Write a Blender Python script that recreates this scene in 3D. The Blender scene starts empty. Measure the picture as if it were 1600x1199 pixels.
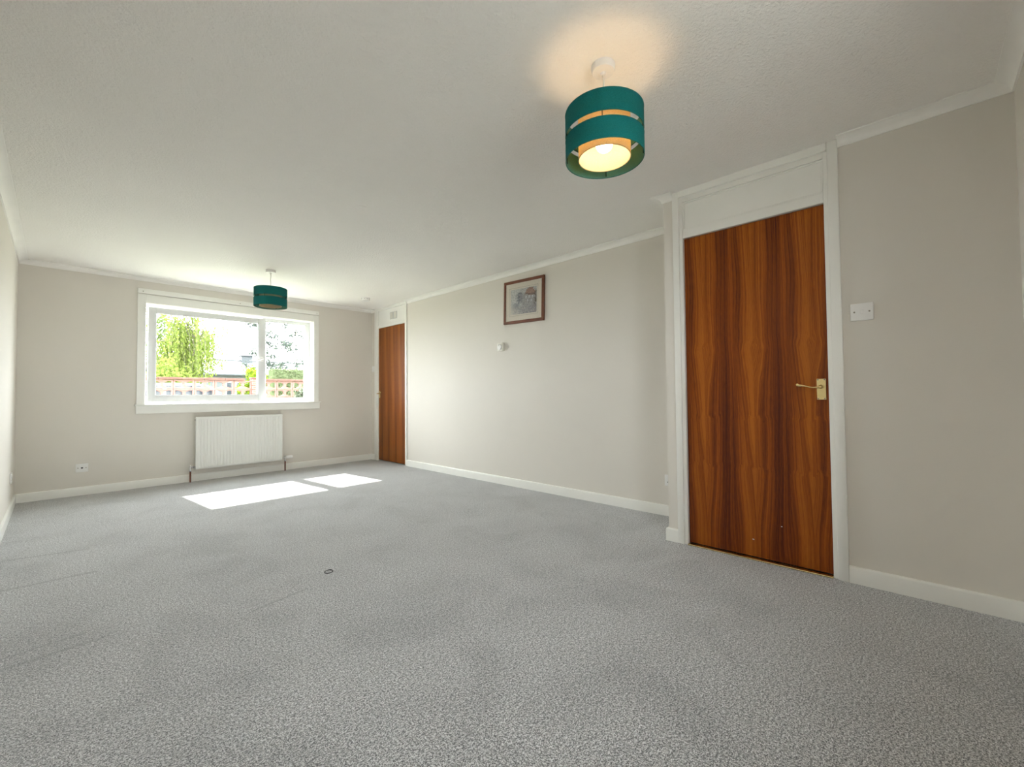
import bpy, bmesh, math, random
from mathutils import Vector, Matrix, noise as mnoise

random.seed(7)
S = bpy.context.scene
COL = S.collection

# ------------------------------------------------------------------ camera
cam_d = bpy.data.cameras.new('camera')
cam = bpy.data.objects.new('camera', cam_d)
COL.objects.link(cam)
cam_d.sensor_fit = 'HORIZONTAL'
cam_d.sensor_width = 36.0
cam_d.lens = 15.1616
cam_d.clip_start = 0.02
cam_d.clip_end = 300
_r = Vector((0.68736, -0.726263, -0.0088225))
_u = Vector((-0.0126593, -0.0241244, 0.9996288))
_f = Vector((0.7262065, 0.6869932, 0.0257761))
cam.matrix_world = Matrix(((_r.x, _u.x, -_f.x, 0.0), (_r.y, _u.y, -_f.y, 0.0),
                           (_r.z, _u.z, -_f.z, 0.9765), (0, 0, 0, 1)))
S.camera = cam

# ------------------------------------------------------------------ world, sun, exposure
W = bpy.data.worlds.new('sky')
S.world = W
W.use_nodes = True
wbg = W.node_tree.nodes['Background']
wbg.inputs['Color'].default_value = (0.94, 0.97, 1.0, 1)
wbg.inputs['Strength'].default_value = 1.0

sun_d = bpy.data.lights.new('sun', 'SUN')
sun_d.energy = 1.2
sun_d.angle = math.radians(0.55)
sun_d.color = (1.0, 0.96, 0.9)
sun = bpy.data.objects.new('sun', sun_d)
COL.objects.link(sun)
sun.rotation_euler = Vector((0.1, -1.0, -1.075)).to_track_quat('-Z', 'Y').to_euler()
sun.location = (0, 20, 20)

S.view_settings.view_transform = 'Standard'
S.view_settings.look = 'None'
S.view_settings.gamma = 1.0
S.view_settings.use_curve_mapping = False
S.view_settings.exposure = 4.68

S.cycles.max_bounces = 12
S.cycles.diffuse_bounces = 9
S.cycles.use_adaptive_sampling = True
S.cycles.adaptive_threshold = 0.03
S.cycles.transparent_max_bounces = 16
S.cycles.transmission_bounces = 8
S.cycles.glossy_bounces = 4
S.cycles.caustics_reflective = False
S.cycles.caustics_refractive = False
S.cycles.sample_clamp_indirect = 6.0
S.cycles.use_denoising = True

# ------------------------------------------------------------------ room numbers (metres)
D = 6.178      # window wall
L = -0.261     # left wall
RW = 3.363     # right wall, far part
NW = 2.816     # right wall, near part (stands proud)
YS = 1.237     # where the near part ends
BK = -0.325    # wall behind the camera
H = 2.305      # ceiling
HC = 2.262     # underside of coving on the walls
SK = 0.084     # skirting height

# daylight portal over the window opening (guides sampling only, gives off nothing)
pd = bpy.data.lights.new('window_portal', 'AREA')
pd.shape = 'RECTANGLE'
pd.size = 1.85
pd.size_y = 1.15
pd.cycles.is_portal = True
po = bpy.data.objects.new('window_portal', pd)
COL.objects.link(po)
po.location = (1.575, D + 0.23, 1.47)
po.rotation_euler = (math.radians(-90), 0, 0)
po2 = bpy.data.objects.new('window_portal', pd.copy())
COL.objects.link(po2)
po2.data.size, po2.data.size_y = 0.84, 0.86
po2.location = (0.88, BK - 0.15, 1.60)
po2.rotation_euler = (math.radians(90), 0, 0)

# ------------------------------------------------------------------ material helpers
def new_mat(name):
    m = bpy.data.materials.new(name)
    m.use_nodes = True
    nt = m.node_tree
    b = nt.nodes['Principled BSDF']
    return m, nt, b

def nd(nt, typ, **kw):
    n = nt.nodes.new(typ)
    for k, v in kw.items():
        if k.startswith('i_'):
            key = k[2:]
            key = int(key) if key.isdigit() else key.replace('_', ' ')
            n.inputs[key].default_value = v
        else:
            setattr(n, k, v)
    return n

def ramp(nt, fac, stops, interp='LINEAR'):
    n = nt.nodes.new('ShaderNodeValToRGB')
    cr = n.color_ramp
    cr.interpolation = interp
    while len(cr.elements) < len(stops):
        cr.elements.new(0.5)
    for e, (p, c) in zip(cr.elements, stops):
        e.position = p
        e.color = (*c, 1) if len(c) == 3 else c
    nt.links.new(fac, n.inputs['Fac'])
    return n.outputs['Color']

def math_(nt, op, a, b=None, c=None):
    n = nt.nodes.new('ShaderNodeMath')
    n.operation = op
    for i, v in enumerate((a, b, c)):
        if v is None:
            continue
        if isinstance(v, (int, float)):
            n.inputs[i].default_value = v
        else:
            nt.links.new(v, n.inputs[i])
    return n.outputs[0]

def bump(nt, b, height, strength, dist):
    n = nd(nt, 'ShaderNodeBump')
    n.inputs['Strength'].default_value = strength
    n.inputs['Distance'].default_value = dist
    nt.links.new(height, n.inputs['Height'])
    nt.links.new(n.outputs['Normal'], b.inputs['Normal'])

def noise(nt, scale, detail=2.0, rough=0.5, vec=None, dist=0.0):
    n = nd(nt, 'ShaderNodeTexNoise')
    n.inputs['Scale'].default_value = scale
    n.inputs['Detail'].default_value = detail
    n.inputs['Roughness'].default_value = rough
    n.inputs['Distortion'].default_value = dist
    if vec is None:
        tc = nd(nt, 'ShaderNodeTexCoord')
        vec = tc.outputs['Object']
    nt.links.new(vec, n.inputs['Vector'])
    return n.outputs['Fac']

def paint(name, col, rough=0.5, var=0.04, vscale=3.0, bscale=None, bstr=0.1, bdist=0.001, spec=0.5, detail=3.0):
    """painted surface: slight colour drift, optional fine relief"""
    m, nt, b = new_mat(name)
    f = noise(nt, vscale, 3.0, 0.6)
    lo = tuple(max(0, c * (1 - var)) for c in col)
    hi = tuple(min(1, c * (1 + var)) for c in col)
    c = ramp(nt, f, [(0.3, lo), (0.7, hi)])
    nt.links.new(c, b.inputs['Base Color'])
    b.inputs['Roughness'].default_value = rough
    b.inputs['Specular IOR Level'].default_value = spec
    if bscale:
        bump(nt, b, noise(nt, bscale, detail, 0.6), bstr, bdist)
    return m

def metal(name, col, rough):
    m, nt, b = new_mat(name)
    f = noise(nt, 40, 3.0, 0.6)
    nt.links.new(ramp(nt, f, [(0.3, tuple(c * 0.88 for c in col)), (0.7, col)]), b.inputs['Base Color'])
    b.inputs['Metallic'].default_value = 1.0
    b.inputs['Roughness'].default_value = rough
    return m

def wood_veneer(name, dark, mid, light, sheet=0.28, seed=0.0, figure=1.0):
    """slip-matched sapele: each sheet has a dark heart that swells and pinches up the door"""
    m, nt, b = new_mat(name)
    tc = nd(nt, 'ShaderNodeTexCoord')
    sp = nd(nt, 'ShaderNodeSeparateXYZ')
    nt.links.new(tc.outputs['Object'], sp.inputs[0])
    y, z = sp.outputs['Y'], sp.outputs['Z']
    sg = math_(nt, 'SUBTRACT', math_(nt, 'FRACT', math_(nt, 'DIVIDE', math_(nt, 'ADD', y, 0.016 + sheet * 4), sheet)), 0.5)
    # pinch of the figure against height (0..2 m)
    kr = [(0.0, 0.78), (0.18, 0.95), (0.26, 1.0), (0.27, 0.90), (0.41, 1.02), (0.42, 0.93), (0.52, 1.03), (0.62, 1.32), (0.65, 1.17), (0.80, 1.15), (1.0, 1.22)]
    # the cross joints of the figure wander a little from stripe to stripe
    cj = nd(nt, 'ShaderNodeCombineXYZ')
    nt.links.new(math_(nt, 'MULTIPLY', y, 38.0), cj.inputs[0])
    cj.inputs[1].default_value = seed
    jit = noise(nt, 1.0, 2.0, 0.6, cj.outputs[0])
    zj = math_(nt, 'ADD', z, math_(nt, 'MULTIPLY', math_(nt, 'SUBTRACT', jit, 0.5), 0.16))
    k = ramp(nt, math_(nt, 'DIVIDE', zj, 2.0), [(p, ((1 + (v - 1) * figure) / 2,) * 3) for p, v in kr])
    cz = nd(nt, 'ShaderNodeCombineXYZ')
    nt.links.new(math_(nt, 'MULTIPLY', sg, 2.2), cz.inputs[0])
    nt.links.new(math_(nt, 'MULTIPLY', z, 1.6), cz.inputs[1])
    cz.inputs[2].default_value = seed
    warp = noise(nt, 1.0, 1.0, 0.4, cz.outputs[0])
    g = math_(nt, 'MULTIPLY', sg, math_(nt, 'MULTIPLY', k, 2.0))
    g = math_(nt, 'ADD', g, math_(nt, 'MULTIPLY', math_(nt, 'SUBTRACT', warp, 0.5), 0.22))
    # broad tone: dark heart to light flank
    tone = math_(nt, 'MINIMUM', math_(nt, 'MULTIPLY', math_(nt, 'ABSOLUTE', math_(nt, 'ADD', g, -0.04)), 1.5), 0.62)
    c2 = nd(nt, 'ShaderNodeCombineXYZ')
    nt.links.new(math_(nt, 'MULTIPLY', g, 5.5), c2.inputs[0])
    nt.links.new(math_(nt, 'MULTIPLY', z, 0.5), c2.inputs[1])
    c2.inputs[2].default_value = seed + 4.0
    broad = noise(nt, 1.0, 1.0, 0.5, c2.outputs[0])
    c3 = nd(nt, 'ShaderNodeCombineXYZ')
    nt.links.new(math_(nt, 'MULTIPLY', g, 32.0), c3.inputs[0])
    nt.links.new(math_(nt, 'MULTIPLY', z, 0.7), c3.inputs[1])
    c3.inputs[2].default_value = seed
    fine = noise(nt, 1.0, 2.0, 0.6, c3.outputs[0])
    c4 = nd(nt, 'ShaderNodeCombineXYZ')
    nt.links.new(math_(nt, 'MULTIPLY', y, 600.0), c4.inputs[0])
    nt.links.new(math_(nt, 'MULTIPLY', z, 22.0), c4.inputs[1])
    pores = noise(nt, 1.0, 1.0, 0.5, c4.outputs[0])
    f = math_(nt, 'ADD', math_(nt, 'MULTIPLY', tone, 0.26), math_(nt, 'MULTIPLY', broad, 0.36))
    f = math_(nt, 'ADD', f, math_(nt, 'MULTIPLY', fine, 0.42))
    f = math_(nt, 'ADD', f, math_(nt, 'MULTIPLY', pores, 0.16))
    col = ramp(nt, f, [(0.42, dark), (0.56, mid), (0.71, light)])
    nt.links.new(col, b.inputs['Base Color'])
    b.inputs['Roughness'].default_value = 0.42
    b.inputs['Specular IOR Level'].default_value = 0.28
    bump(nt, b, pores, 0.04, 0.0005)
    return m

def carpet():
    m, nt, b = new_mat('grey_twist_carpet')
    n1 = noise(nt, 165, 2.0, 0.7)
    n2 = noise(nt, 330, 1.0, 0.6)
    n3 = noise(nt, 75, 2.0, 0.7)
    sp = math_(nt, 'ADD', math_(nt, 'MULTIPLY', n1, 0.52), math_(nt, 'MULTIPLY', n2, 0.28))
    sp = math_(nt, 'ADD', sp, math_(nt, 'MULTIPLY', n3, 0.20))
    c = ramp(nt, sp, [(0.41, (0.085, 0.085, 0.088)), (0.5, (0.345, 0.345, 0.352)), (0.59, (0.77, 0.77, 0.778))])
    # brushed patches: the pile lies one way or the other
    p = noise(nt, 2.2, 4.0, 0.62, dist=0.6)
    pr = ramp(nt, p, [(0.34, (0.85, 0.85, 0.85)), (0.5, (1, 1, 1)), (0.66, (1.08, 1.08, 1.08))])
    mx = nd(nt, 'ShaderNodeMix', data_type='RGBA', blend_type='MULTIPLY')
    mx.inputs['Factor'].default_value = 1.0
    nt.links.new(c, mx.inputs['A'])
    nt.links.new(pr, mx.inputs['B'])
    # pressed lines left in the pile by furniture
    tc = nd(nt, 'ShaderNodeTexCoord')
    wob = noise(nt, 9.0, 3.0, 0.6)
    sx = nd(nt, 'ShaderNodeSeparateXYZ')
    nt.links.new(tc.outputs['Object'], sx.inputs[0])
    dent = None
    for (ax, ay, bx_, by, wd) in ((-0.25, 3.42, 0.17, 3.40, 0.022), (-0.25, 2.42, 0.16, 2.45, 0.016), (-0.25, 2.52, 0.10, 2.55, 0.010),
                                  (-0.25, 4.05, 0.16, 3.94, 0.02), (0.62, 2.235, 0.90, 2.29, 0.012), (0.705, 2.44, 0.775, 2.42, 0.007)):
        ln = math.hypot(bx_ - ax, by - ay)
        ux, uy = (bx_ - ax) / ln, (by - ay) / ln
        dx = math_(nt, 'SUBTRACT', sx.outputs['X'], ax)
        dy = math_(nt, 'SUBTRACT', sx.outputs['Y'], ay)
        al = math_(nt, 'ADD', math_(nt, 'MULTIPLY', dx, ux), math_(nt, 'MULTIPLY', dy, uy))
        ac = math_(nt, 'ADD', math_(nt, 'MULTIPLY', dx, -uy), math_(nt, 'MULTIPLY', dy, ux))
        ac = math_(nt, 'ADD', ac, math_(nt, 'MULTIPLY', math_(nt, 'SUBTRACT', wob, 0.5), 0.02))
        inside = math_(nt, 'MULTIPLY', math_(nt, 'GREATER_THAN', al, 0.0), math_(nt, 'LESS_THAN', al, ln))
        g = math_(nt, 'MULTIPLY', inside, math_(nt, 'MAXIMUM', math_(nt, 'SUBTRACT', 1.0, math_(nt, 'DIVIDE', math_(nt, 'ABSOLUTE', ac), wd)), 0.0))
        dent = g if dent is None else math_(nt, 'MAXIMUM', dent, g)
    mx2 = nd(nt, 'ShaderNodeMix', data_type='RGBA', blend_type='MIX')
    nt.links.new(math_(nt, 'MULTIPLY', dent, 0.55), mx2.inputs['Factor'])
    nt.links.new(mx.outputs['Result'], mx2.inputs['A'])
    mx2.inputs['B'].default_value = (0.15, 0.15, 0.152, 1)
    nt.links.new(mx2.outputs['Result'], b.inputs['Base Color'])
    b.inputs['Roughness'].default_value = 1.0
    b.inputs['Specular IOR Level'].default_value = 0.05
    b.inputs['Sheen Weight'].default_value = 0.6
    b.inputs['Sheen Roughness'].default_value = 0.45
    bump(nt, b, sp, 0.9, 0.006)
    return m

def leafy(name, lo, hi, trans):
    m, nt, b = new_mat(name)
    out = nt.nodes['Material Output']
    nt.nodes.remove(b)
    gi = nd(nt, 'ShaderNodeNewGeometry')
    c = ramp(nt, gi.outputs['Random Per Island'], [(0.0, lo), (1.0, hi)])
    d = nd(nt, 'ShaderNodeBsdfDiffuse')
    t = nd(nt, 'ShaderNodeBsdfTranslucent')
    mx = nd(nt, 'ShaderNodeMixShader')
    mx.inputs[0].default_value = trans
    nt.links.new(c, d.inputs['Color'])
    nt.links.new(c, t.inputs['Color'])
    nt.links.new(d.outputs[0], mx.inputs[1])
    nt.links.new(t.outputs[0], mx.inputs[2])
    nt.links.new(mx.outputs[0], out.inputs['Surface'])
    return m

def shade_fabric(name, col, trans, tcol, weave=900):
    """woven lamp-shade cloth that lets some light through"""
    m, nt, b = new_mat(name)
    out = nt.nodes['Material Output']
    tc = nd(nt, 'ShaderNodeTexCoord')
    mp = nd(nt, 'ShaderNodeMapping')
    mp.inputs['Scale'].default_value = (1, 1, 5)
    nt.links.new(tc.outputs['Object'], mp.inputs['Vector'])
    f = noise(nt, weave * 0.25, 3.0, 0.7, mp.outputs[0])
    c = ramp(nt, f, [(0.3, tuple(x * 0.75 for x in col)), (0.7, tuple(min(1, x * 1.2) for x in col))])
    ct = ramp(nt, f, [(0.3, tuple(x * 0.7 for x in tcol)), (0.7, tuple(min(1, x * 1.25) for x in tcol))])
    nt.links.new(c, b.inputs['Base Color'])
    b.inputs['Roughness'].default_value = 0.85
    b.inputs['Specular IOR Level'].default_value = 0.2
    t = nd(nt, 'ShaderNodeBsdfTranslucent')
    nt.links.new(ct, t.inputs['Color'])
    mx = nd(nt, 'ShaderNodeMixShader')
    mx.inputs[0].default_value = trans
    nt.links.new(b.outputs[0], mx.inputs[1])
    nt.links.new(t.outputs[0], mx.inputs[2])
    nt.links.new(mx.outputs[0], out.inputs['Surface'])
    return m

def glass_mat(name, tint, refl=0.06):
    m, nt, b = new_mat(name)
    out = nt.nodes['Material Output']
    nt.nodes.remove(b)
    t = nd(nt, 'ShaderNodeBsdfTransparent')
    t.inputs['Color'].default_value = (*tint, 1)
    g = nd(nt, 'ShaderNodeBsdfGlossy')
    g.inputs['Roughness'].default_value = 0.02
    lw = nd(nt, 'ShaderNodeLayerWeight')
    mx = nd(nt, 'ShaderNodeMixShader')
    # Schlick's curve, the same from either side of the thin pane
    nt.links.new(math_(nt, 'ADD', math_(nt, 'MULTIPLY', math_(nt, 'POWER', lw.outputs['Facing'], 5.0), 0.85), refl * 0.5), mx.inputs[0])
    nt.links.new(t.outputs[0], mx.inputs[1])
    nt.links.new(g.outputs[0], mx.inputs[2])
    nt.links.new(mx.outputs[0], out.inputs['Surface'])
    return m

def emission_mat(name, col, strength):
    m, nt, b = new_mat(name)
    b.inputs['Base Color'].default_value = (0.9, 0.88, 0.82, 1)
    f = noise(nt, 20, 1.0)
    c = ramp(nt, f, [(0.0, tuple(x * 0.96 for x in col)), (1.0, col)])
    nt.links.new(c, b.inputs['Emission Color'])
    b.inputs['Emission Strength'].default_value = strength
    return m

def attr_mat(name):
    m, nt, b = new_mat(name)
    a = nd(nt, 'ShaderNodeAttribute', attribute_name='tint')
    f = noise(nt, 300, 2.0)
    mx = nd(nt, 'ShaderNodeMix', data_type='RGBA', blend_type='MULTIPLY')
    mx.inputs['Factor'].default_value = 0.25
    nt.links.new(a.outputs['Color'], mx.inputs['A'])
    nt.links.new(ramp(nt, f, [(0.3, (0.7, 0.7, 0.7)), (0.7, (1, 1, 1))]), mx.inputs['B'])
    nt.links.new(mx.outputs['Result'], b.inputs['Base Color'])
    b.inputs['Roughness'].default_value = 0.7
    return m

def brick_mat(name, c1, c2, mortar, scale):
    m, nt, b = new_mat(name)
    tc = nd(nt, 'ShaderNodeTexCoord')
    sp = nd(nt, 'ShaderNodeSeparateXYZ')
    nt.links.new(tc.outputs['Object'], sp.inputs[0])
    cb = nd(nt, 'ShaderNodeCombineXYZ')
    nt.links.new(math_(nt, 'ADD', sp.outputs['X'], sp.outputs['Y']), cb.inputs[0])
    nt.links.new(sp.outputs['Z'], cb.inputs[1])
    br = nd(nt, 'ShaderNodeTexBrick')
    nt.links.new(cb.outputs[0], br.inputs['Vector'])
    br.inputs['Color1'].default_value = (*c1, 1)
    br.inputs['Color2'].default_value = (*c2, 1)
    br.inputs['Mortar'].default_value = (*mortar, 1)
    br.inputs['Scale'].default_value = scale
    br.inputs['Brick Width'].default_value = 0.225
    br.inputs['Row Height'].default_value = 0.075
    br.inputs['Mortar Size'].default_value = 0.008
    nt.links.new(br.outputs['Color'], b.inputs['Base Color'])
    b.inputs['Roughness'].default_value = 0.9
    return m

M = {}
M['wall'] = paint('warm_grey_wall_paint', (0.735, 0.70, 0.648), 0.75, 0.015, 1.3, 160, 0.12, 0.001, 0.3)
M['ceiling'] = paint('stippled_white_ceiling', (0.905, 0.89, 0.865), 0.85, 0.012, 1.5, 90, 0.8, 0.008, 0.2, 4.0)
M['gloss'] = paint('white_gloss_woodwork', (0.86, 0.855, 0.82), 0.28, 0.015, 4.0, 25, 0.04, 0.001, 0.5)
M['coving'] = paint('white_coving_paint', (0.90, 0.89, 0.865), 0.6, 0.02, 6.0, 40, 0.1, 0.002, 0.3)
M['upvc'] = paint('white_window_plastic', (0.76, 0.77, 0.78), 0.25, 0.01, 4.0)
M['plastic'] = paint('white_moulded_plastic', (0.84, 0.83, 0.82), 0.3, 0.01, 8.0)
M['cream_plastic'] = paint('ivory_moulded_plastic', (0.80, 0.78, 0.71), 0.35, 0.01, 8.0)
M['grey_plastic'] = paint('pale_grey_plastic', (0.58, 0.58, 0.57), 0.4, 0.02, 8.0)
M['radiator'] = paint('white_radiator_enamel', (0.80, 0.80, 0.775), 0.35, 0.01, 4.0)
M['dark'] = paint('dark_slot', (0.03, 0.03, 0.03), 0.6, 0.05, 20.0)
M['screw'] = metal('screw_steel', (0.35, 0.32, 0.28), 0.35)
M['chrome'] = metal('dull_chrome', (0.6, 0.6, 0.6), 0.25)
M['brass'] = metal('polished_brass', (0.82, 0.66, 0.32), 0.22)
M['copper'] = paint('painted_brown_pipe', (0.16, 0.055, 0.035), 0.45, 0.15, 30.0)
M['wood_near'] = wood_veneer('sapele_veneer', (0.075, 0.0115, 0.001), (0.235, 0.049, 0.002), (0.41, 0.118, 0.007))
M['wood_far'] = wood_veneer('sapele_veneer_striped', (0.10, 0.020, 0.003), (0.23, 0.064, 0.007), (0.34, 0.115, 0.017), 0.19, 3.7, 0.12)
M['carpet'] = carpet()
M['teal'] = shade_fabric('teal_shade_cloth', (0.010, 0.20, 0.205), 0.34, (0.42, 0.40, 0.22))
M['lining'] = shade_fabric('pale_green_shade_lining', (0.13, 0.36, 0.29), 0.4, (0.7, 0.75, 0.55))
M['cream'] = shade_fabric('cream_shade_cloth', (0.54, 0.48, 0.36), 0.45, (0.72, 0.60, 0.38))
M['frame_wood'] = paint('reddish_brown_frame', (0.16, 0.045, 0.018), 0.35, 0.2, 30.0)
M['mount'] = paint('cream_mount_board', (0.80, 0.74, 0.65), 0.8, 0.01, 20.0)
M['rule'] = paint('grey_ruled_line', (0.42, 0.40, 0.34), 0.8, 0.05, 20.0)
M['print'] = attr_mat('watercolour_print')
M['glass'] = glass_mat('window_glass', (0.93, 0.95, 0.94))
M['picture_glass'] = glass_mat('picture_glass', (0.97, 0.97, 0.97), 0.05)
M['hair'] = paint('black_elastic', (0.05, 0.05, 0.052), 0.8, 0.2, 200.0)
M['bulb_on'] = emission_mat('lit_bulb', (1.0, 0.68, 0.36), 2.5)
M['bulb_off'] = paint('opal_bulb_glass', (0.85, 0.84, 0.80), 0.25, 0.01, 10.0)
M['cord'] = paint('white_flex', (0.72, 0.70, 0.66), 0.5, 0.03, 60.0)
M['wire'] = metal('black_wire', (0.06, 0.06, 0.06), 0.5)

# ------------------------------------------------------------------ mesh helpers
ROOT = {}      # object name -> world origin used for its mesh

def thing(name, label=None, cat=None, loc=(0, 0, 0), rot=(0, 0, 0), group=None, kind=None):
    o = bpy.data.objects.new(name, None)
    o.empty_display_size = 0.05
    COL.objects.link(o)
    o.location = loc
    o.rotation_euler = rot
    ROOT[o.name] = Vector(loc)
    tag(o, label, cat, group, kind)
    return o

def tag(o, label=None, cat=None, group=None, kind=None):
    if label: o['label'] = label
    if cat: o['category'] = cat
    if group: o['group'] = group
    if kind: o['kind'] = kind
    return o

def obj(name, bm, mat, parent=None, smooth=False, local=False, origin=None):
    """bm in world coordinates (local=True: already in the parent's frame)"""
    off = Vector((0, 0, 0))
    if parent is not None:
        off = ROOT[parent.name]
    elif origin is not None:
        off = Vector(origin)
    if not local:
        bmesh.ops.translate(bm, verts=bm.verts, vec=-off)
    bmesh.ops.recalc_face_normals(bm, faces=bm.faces)
    me = bpy.data.meshes.new(name)
    bm.to_mesh(me)
    bm.free()
    if smooth:
        for p in me.polygons:
            p.use_smooth = True
        try:
            me.set_sharp_from_angle(angle=math.radians(35))
        except Exception:
            pass
    me.materials.append(mat)
    o = bpy.data.objects.new(name, me)
    COL.objects.link(o)
    if parent is not None:
        o.parent = parent
    elif origin is not None:
        o.location = off
    ROOT[o.name] = off
    return o

def bx(bm, lo, hi, bev=0.0, seg=1):
    t = bmesh.new()
    bmesh.ops.create_cube(t, size=1.0)
    for v in t.verts:
        v.co = Vector(((lo[0] + hi[0]) / 2 + v.co.x * (hi[0] - lo[0]),
                       (lo[1] + hi[1]) / 2 + v.co.y * (hi[1] - lo[1]),
                       (lo[2] + hi[2]) / 2 + v.co.z * (hi[2] - lo[2])))
    if bev > 0:
        bmesh.ops.bevel(t, geom=list(t.edges), offset=bev, segments=seg, affect='EDGES', profile=0.5)
    join(bm, t)
    return bm

def join(bm, t, mat=None):
    if mat is not None:
        bmesh.ops.transform(t, matrix=mat, verts=t.verts)
    me = bpy.data.meshes.new('tmp')
    t.to_mesh(me)
    t.free()
    bm.from_mesh(me)
    bpy.data.meshes.remove(me)

def box(lo, hi, bev=0.0, seg=1):
    return bx(bmesh.new(), lo, hi, bev, seg)

def boxes(lst, bev=0.0, seg=1):
    bm = bmesh.new()
    for lo, hi in lst:
        bx(bm, lo, hi, bev, seg)
    return bm

def lathe(bm, prof, center, axis='Z', n=32, close=True):
    """revolve (radius, height) points about an axis through center"""
    rings = []
    for r, h in prof:
        ring = []
        for k in range(n):
            a = 2 * math.pi * k / n
            p = Vector((r * math.cos(a), r * math.sin(a), h))
            if axis == 'X':
                p = Vector((p.z, p.x, p.y))
            elif axis == 'Y':
                p = Vector((p.x, p.z, p.y))
            ring.append(bm.verts.new(Vector(center) + p))
        rings.append(ring)
    for a, b in zip(rings[:-1], rings[1:]):
        for k in range(n):
            bm.faces.new((a[k], a[(k + 1) % n], b[(k + 1) % n], b[k]))
    if close:
        bm.faces.new(rings[0])
        bm.faces.new(rings[-1])
    return bm

def tube(bm, pts, rad, n=10):
    pts = [Vector(p) for p in pts]
    rads = rad if isinstance(rad, (list, tuple)) else [rad] * len(pts)
    rings = []
    up = Vector((0.123, 0.456, 0.88)).normalized()
    for i, p in enumerate(pts):
        t = (pts[min(i + 1, len(pts) - 1)] - pts[max(i - 1, 0)]).normalized()
        a = t.cross(up)
        if a.length < 1e-3:
            a = t.cross(Vector((1, 0, 0)))
        a.normalize()
        b = t.cross(a).normalized()
        rings.append([bm.verts.new(p + rads[i] * (math.cos(2 * math.pi * k / n) * a + math.sin(2 * math.pi * k / n) * b)) for k in range(n)])
    for a, b in zip(rings[:-1], rings[1:]):
        for k in range(n):
            bm.faces.new((a[k], a[(k + 1) % n], b[(k + 1) % n], b[k]))
    bm.faces.new(rings[0])
    bm.faces.new(rings[-1])
    return bm

def sweep_segments(path, profile):
    """profile (offset into the room, height) along a path with the room on its left;
    returns one bmesh per leg, mitred at the corners"""
    P = [Vector(p) for p in path]
    nrm = []
    for a, b in zip(P[:-1], P[1:]):
        d = (b - a).normalized()
        nrm.append(Vector((-d.y, d.x)))
    def off(i, p):
        if i == 0: return P[0] + nrm[0] * p
        if i == len(P) - 1: return P[-1] + nrm[-1] * p
        n1, n2 = nrm[i - 1], nrm[i]
        m = (n1 + n2)
        return P[i] + m * (p / (1 + n1.dot(n2)))
    out = []
    for i in range(len(P) - 1):
        bm = bmesh.new()
        A = [bm.verts.new((*off(i, p), z)) for p, z in profile]
        B = [bm.verts.new((*off(i + 1, p), z)) for p, z in profile]
        n = len(profile)
        for k in range(n):
            bm.faces.new((A[k], A[(k + 1) % n], B[(k + 1) % n], B[k]))
        bm.faces.new(A)
        bm.faces.new(B)
        out.append(bm)
    return out

def struct(name, bm, mat, label, cat, smooth=False):
    return tag(obj(name, bm, mat, smooth=smooth), label, cat, kind='structure')

# ------------------------------------------------------------------ room shell
T = 0.14
struct('floor', box((L - T, BK - T, -0.12), (RW + 0.3, D + 0.205, 0.0)), M['carpet'],
       'grey twist-pile fitted carpet covering the whole room', 'carpet')
struct('ceiling', box((L - T, BK - T, H), (RW + 0.3, D + 0.205, H + 0.12)), M['ceiling'],
       'white stippled ceiling with two pendant lamps', 'ceiling')
struct('wall_left', box((L - T, BK - T, 0), (L, D + 0.205, H)), M['wall'],
       'pale left wall seen as a narrow strip at the frame edge', 'wall')
BX0, BX1, BZ0, BZ1 = 0.46, 1.30, 1.17, 2.03
struct('wall_back', boxes([((L, BK - T, 0), (BX0, BK, H)), ((BX1, BK - T, 0), (RW + 0.3, BK, H)),
                           ((BX0, BK - T, 0), (BX1, BK, BZ0)), ((BX0, BK - T, BZ1), (BX1, BK, H))]), M['wall'],
       'pale end wall showing as a sliver beside the near door wall', 'wall')
WX0, WX1, WZ0, WZ1 = 0.664, 2.480, 0.880, 2.028
struct('wall_far', boxes([((L, D, 0), (WX0, D + 0.205, H)), ((WX1, D, 0), (RW + 0.3, D + 0.205, H)),
                          ((WX0, D, 0), (WX1, D + 0.205, WZ0)), ((WX0, D, WZ1), (WX1, D + 0.205, H))]), M['wall'],
       'warm grey wall holding the wide window and radiator', 'wall')
FD0, FD1 = 5.205, 6.005   # far door opening
struct('wall_right', boxes([((RW, YS, 0), (RW + 0.2, FD0, H)), ((RW, FD1, 0), (RW + 0.2, D, H)),
                            ((RW + 0.1, FD0, 0), (RW + 0.2, FD1, H))]), M['wall'],
       'long pale wall with the framed picture on it', 'wall')
ND0, ND1 = 0.330, 1.130   # near door opening
struct('wall_right_near', boxes([((NW, BK, 0), (RW + 0.2, ND0, H)), ((NW, ND1, 0), (RW + 0.2, YS, H)),
                                 ((NW + 0.1, ND0, 0), (RW + 0.2, ND1, H))]), M['wall'],
       'warm grey wall standing forward around the near wooden door', 'wall')

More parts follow.
